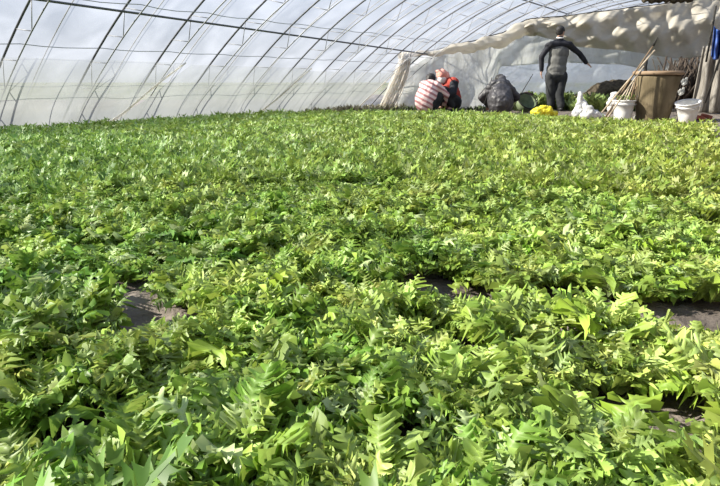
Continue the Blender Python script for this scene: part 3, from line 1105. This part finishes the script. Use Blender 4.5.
# long poles leaning on the pot
for lab, (x0, y0), (x1, y1), r, m, d1 in (
        ('long pale pole leaning on the brown pot, longest of the poles', (597, 119), (655, 50), .014, M_wood, .04),
        ('long grey-brown pole with a dark tip leaning on the brown pot', (604, 120), (653, 46), .012, M_wood2, -.02),
        ('pale pole leaning low against the brown pot, shorter than the others', (606, 121), (644, 66), .011, M_wood, -.10)):
    a = gp(x0, y0); c = P(x1, y1, gp(655, 119.5).y - .38 + d1)
    o = thing('pole', lab, 'pole', a)
    m_ = (a + c) / 2 + Vector((0, 0, .02))
    Geo().tube([a + Vector((0, 0, .01)), m_, c], [r, r, r * .8], 8).obj('shaft', m, o)
    if 'dark tip' in lab:
        Geo().tube([c, c + (c - a).normalized() * .10 + Vector((0, 0, .03))], [.022, .006], 7).obj('tip', M_rope, o)
a = P(641, 110, gp(655, 119.5).y + .1); c = P(646, 59, gp(655, 119.5).y + .12)
a = gp(655, 119.5) + Vector((-.12, 0.02, .08))
tag(Geo().tube([a, (a + c) / 2, c + Vector((0, 0, -.12)), c], [.02, .02, .03, .034], 8).obj('dark_post', M_rope, base=a), 'thick dark post sticking up out of the brown pot', 'post')


def lumpy(name, label, cat, prims, m, base, lump=.02, ls=9, voxel=.014):
    g = Geo()
    for p_ in prims:
        if len(p_) == 2: g.ell(p_[0], p_[1])
        else: g.caps(*p_)
    return tag(g.blob(name, m, None, voxel, 3, lump, ls, base=base), label, cat)


b = gp(579, 119); k_ = px_m(b)
lumpy('plastic_sack', 'upright white plastic sack with a pinched neck, beside the yellow bag', 'sack',
      [(b + Vector((0, 0, .10)), (.13, .11, .11)), (b + Vector((-.01, 0, .1)), b + Vector((0, 0, .27)), .10, .045), (b + Vector((0, 0, .25)), b + Vector((-.02, 0, .38)), .06, .045), (b + Vector((.05, 0, .2)), (.06, .06, .12))], M_sack, b, .025, 11)
b = gp(590, 119.5)
lumpy('plastic_sack', 'slumped white plastic sack spreading towards the poles', 'sack',
      [(b + Vector((-.04, 0, .10)), (.10, .10, .12)), (b + Vector((.02, 0, .07)), (.18, .11, .075)), (b + Vector((.16, 0, .05)), (.10, .09, .045)), (b + Vector((-.08, 0, .12)), b + Vector((-.10, .02, .24)), .05, .03)], M_sack, b, .025, 11)
b = P(612, 104, 11.4); b.z = 0
lumpy('plastic_bag', 'small white crumpled bag with a round top behind the upright bucket', 'bag',
      [(b + Vector((0, 0, .17)), (.10, .08, .18)), (b + Vector((.02, 0, .36)), (.065, .05, .045))], M_sack, b, .03, 13)
b = gp(543, 116.5)
lumpy('yellow_bag', 'crumpled bright yellow plastic bag lying by the feet of the standing man', 'bag',
      [(b + Vector((-.09, 0, .07)), (.12, .10, .085)), (b + Vector((.05, 0, .08)), (.13, .10, .10)), (b + Vector((.17, .02, .05)), (.10, .08, .05)), (b + Vector((.0, 0, .12)), (.09, .07, .07))], M_yellow, b, .03, 14, .011)
for i, (x, y, rz, lab) in enumerate(((699, 121.5, .4, 'red clay brick lying flat in front of the tilted bucket'), (706, 119.5, -.5, 'broken red clay brick leaning by the reed mat'))):
    b = gp(x, y)
    g = Geo().box(b + Vector((0, 0, .05)), (.17, .09, .06), Matrix.Rotation(rz, 3, 'Z') @ Matrix.Rotation(.25, 3, 'Y'))
    o = g.obj('brick', M_brick, base=b, smooth=False)
    bv = o.modifiers.new('b', 'BEVEL'); bv.width = .012; bv.segments = 2
    tag(o, lab, 'brick')
b = gp(636.5, 119.5)
lumpy('stone', 'small pale stone between the upright bucket and the brown pot', 'stone', [(b + Vector((0, 0, .035)), (.05, .045, .04))], M_stone, b, .012, 20, .009)

# basket, cloth and stick between the crouching figure and the man
b = gp(523, 113.5); b = Vector((P(523, 105, 11.9).x, 11.9, 0))
bk = thing('basket', 'dull green tilted basket between the dark crouching figure and the standing man', 'basket', b)
Mt = Matrix.Rotation(.35, 3, 'Y') @ Matrix.Rotation(.75, 3, 'X')
cb = b + Vector((0, 0, .10))
Geo().lathe(cb, [(.001, 0), (.15, 0), (.20, .18), (.19, .18), (.145, .012), (.001, .012)], Mt, 32).obj('shell', M_basket, bk)
Geo().tube([cb + Mt @ Vector((.2 * math.cos(a_), .2 * math.sin(a_), .18)) for a_ in [2 * PI * k / 32 for k in range(33)]], .012, 6).obj('rim', M_rope, bk)
Geo().tube([cb + Mt @ Vector((.2 * math.cos(a_), 0, .18 + .2 * math.sin(a_))) for a_ in [PI * k / 16 for k in range(17)]], .008, 6).obj('handle', M_rope, bk)
b = Vector((P(526, 105, 12.25).x, 12.25, 0))
lumpy('cloth_bundle', 'dark brown cloth bundle piled behind the tilted basket', 'bundle',
      [(b + Vector((0, 0, .15)), (.13, .10, .16)), (b + Vector((.0, 0, .33)), (.13, .09, .06)), (b + Vector((-.09, 0, .30)), (.06, .06, .05))], M_brown, b, .02, 10)
a = P(517, 101, 12.1); c = P(533, 74, 12.3)
a.z = max(a.z, 0)
a = Vector((a.x - .12, 12.1, 0.0))
tag(Geo().tube([a, (a + c) / 2, c], .008, 6).obj('stick', M_rope, base=a), 'thin dark stick leaning up behind the tilted basket', 'stick')
a = P(486, 92, 11.25); c = P(492, 77.5, 11.5); a = Vector((a.x - .05, 11.3, 0))
tag(Geo().tube([a, (a + c) / 2, c], .007, 6).obj('stick', M_rope, base=a), 'thin dark stick standing beside the dark crouching figure', 'stick')

# ------------------------------------------------------------------ right hand mats and clutter
b = gp(712, 117)
rm = thing('reed_mat', 'weathered grey reed mat hanging in an upright drape beside the tilted bucket', 'mat', (b.x, 11.3, 0))


def rmf(i, j):
    xb = 690 + 70 * i; xt = 703 + 60 * i
    y0 = 46 - 2 * i
    y1 = 112 + 3 * i
    x = xt + (xb - xt) * j
    q = P(x, y0 + (y1 - y0) * j, 11.3 - .6 * i + .05 * math.sin(i * 34) + .04 * noise.noise(Vector((i * 8, j * 3, 1))))
    q.z = max(q.z, 0)
    return q


solid(Geo().grid(rmf, 70, 24).obj('mat', M_mat, rm), .02)
tag(Geo().tube([P(705, 103, 10.95), P(711, 84, 10.9), P(721, 55, 10.6)], .016, 7).obj('rope', M_rope, base=P(705, 103, 11.0)), 'dark rope slanting across the reed mat', 'rope')
b = P(716, 38, 11.0)


def blf(i, j):
    x = 714 + 16 * i - 3 * j; y = 26 + 30 * j + 4 * math.sin(i * 5)
    return P(x, y, 10.8 + .06 * math.sin(i * 18) + .03 * math.sin(j * 9))


bl = thing('blue_bag', 'blue plastic bag hanging above the reed mat', 'bag', b)
solid(Geo().grid(blf, 24, 20).obj('cloth', M_blue, bl), .01)
tag(Geo().tube([P(706, 62, 11.05), P(712, 30, 11.0), P(716, 6, 10.9)], .018, 8).obj('shadow_post', M_rope, base=P(706, 62, 11.0)), 'added dark post standing in for the shadow behind the hanging blue bag', 'post')  # added post, dark in place of the shadow along the sheet edge

# heap of twigs behind the pot
tg = Geo()
for k in range(240):
    x = random.uniform(660, 700); yb = 112
    Y = random.uniform(11.6, 12.6)
    a = P(x, yb, Y); a.z = random.uniform(0, .5)
    hgt = random.uniform(.3, .75)
    c = a + Vector((random.uniform(-.35, .35), random.uniform(-.15, .15), hgt))
    if c.z > 1.05: c.z = 1.05
    tg.tube([a, (a + c) / 2 + Vector((random.uniform(-.05, .05), 0, random.uniform(-.03, .05))), c], random.uniform(.006, .02), 5)
tag(tg.obj('twig_heap', M_twig, base=P(680, 112, 12.1)), 'dark heap of twigs and stalks between the brown pot and the reed mat', 'twigs', kind='stuff')
for i, (x, y, lab) in enumerate(((684, 82, 'pale scrap of plastic caught in the twig heap, higher one'), (681, 92, 'pale scrap of plastic caught in the twig heap, lower one'))):
    q = P(x, y, 11.5)
    lumpy('plastic_scrap', lab, 'scrap', [(q, (.05, .03, .06)), (q + Vector((.04, 0, .04)), (.03, .02, .04))], M_greys, q, .03, 22, .009)

# mound behind
b = Vector((P(612, 100, 13.2).x, 13.2, 0))
lumpy('soil_mound', 'dark brown heap of soil and stalks in front of the pale end sheet', 'mound',
      [(b + Vector((0, 0, .2)), (.62, .35, .42)), (b + Vector((.25, 0, .25)), (.5, .3, .38)), (b + Vector((-.45, 0, .1)), (.5, .3, .3))], M_straw, b, .06, 5, .03)


# ------------------------------------------------------------------ weeds
def weeds(name, label, region, n, hmin, hmax, col, seed):
    r = random.Random(seed)
    V, Fc, Cc = [], [], []
    for k in range(n):
        p = region(r)
        h = r.uniform(hmin, hmax)
        cbase = np.array(col) * r.uniform(.6, 1.3)
        for q in range(7):
            az = r.uniform(0, 6.28); d = Vector((math.cos(az), math.sin(az), 0)); s_ = Vector((-d.y, d.x, 0))
            L = h * r.uniform(.6, 1.1); wd = L * r.uniform(.08, .2)
            sp_ = r.uniform(.2, .8)
            prev = None
            for j in range(4):
                t = j / 3
                c = p + d * (sp_ * L * t * t) + Vector((0, 0, L * (t - .25 * t * t * sp_)))
                ww = wd * (math.sin(PI * (t * .8 + .12)))
                a = len(V); V.append(tuple(c - s_ * ww)); V.append(tuple(c + s_ * ww)); Cc += [cbase, cbase]
                if prev is not None: Fc.append((prev, prev + 1, a + 1, a))
                prev = a
    me = to_mesh(name, np.array(V), Fc, np.array(Cc))
    o = bpy.data.objects.new(name, me); C.objects.link(o)
    return tag(o, label, 'weeds', kind='stuff')


def reg_wall(r):
    t = r.uniform(5.0, 8.0)
    return W(t, r.uniform(.25, 1.1), 0)


weeds('wall_weeds', 'low dull green weeds along the foot of the film wall at the far corner', reg_wall, 260, .05, .19, (.26, .25, .15), 3)


def reg_back(r):
    x = r.uniform(500, 655)
    Y = r.uniform(12.75 if x < 570 else 11.9, 14.4)
    q = P(x, 100, Y); return Vector((q.x, q.y, 0))


weeds('back_grass', 'green weeds growing at the far end behind the standing man and the sacks', reg_back, 900, .14, .40, (.24, .33, .10), 5)


def reg_mid(r):
    Y = r.uniform(11.9, 13.2)
    x = r.uniform(388, 545)
    q = P(x, 105, Y); return Vector((q.x, q.y, 0))


weeds('worker_weeds', 'dark green leafy litter on the ground around the crouching workers', reg_mid, 220, .05, .13, (.10, .14, .05), 6)

# ------------------------------------------------------------------ output look
sc = bpy.context.scene
sc.view_settings.view_transform = 'Standard'
sc.view_settings.look = 'None'
sc.view_settings.gamma = 1
sc.view_settings.exposure = 0.0
sc.cycles.use_denoising = True
sc.cycles.max_bounces = 10
sc.cycles.transparent_max_bounces = 24
sc.cycles.sample_clamp_indirect = 6
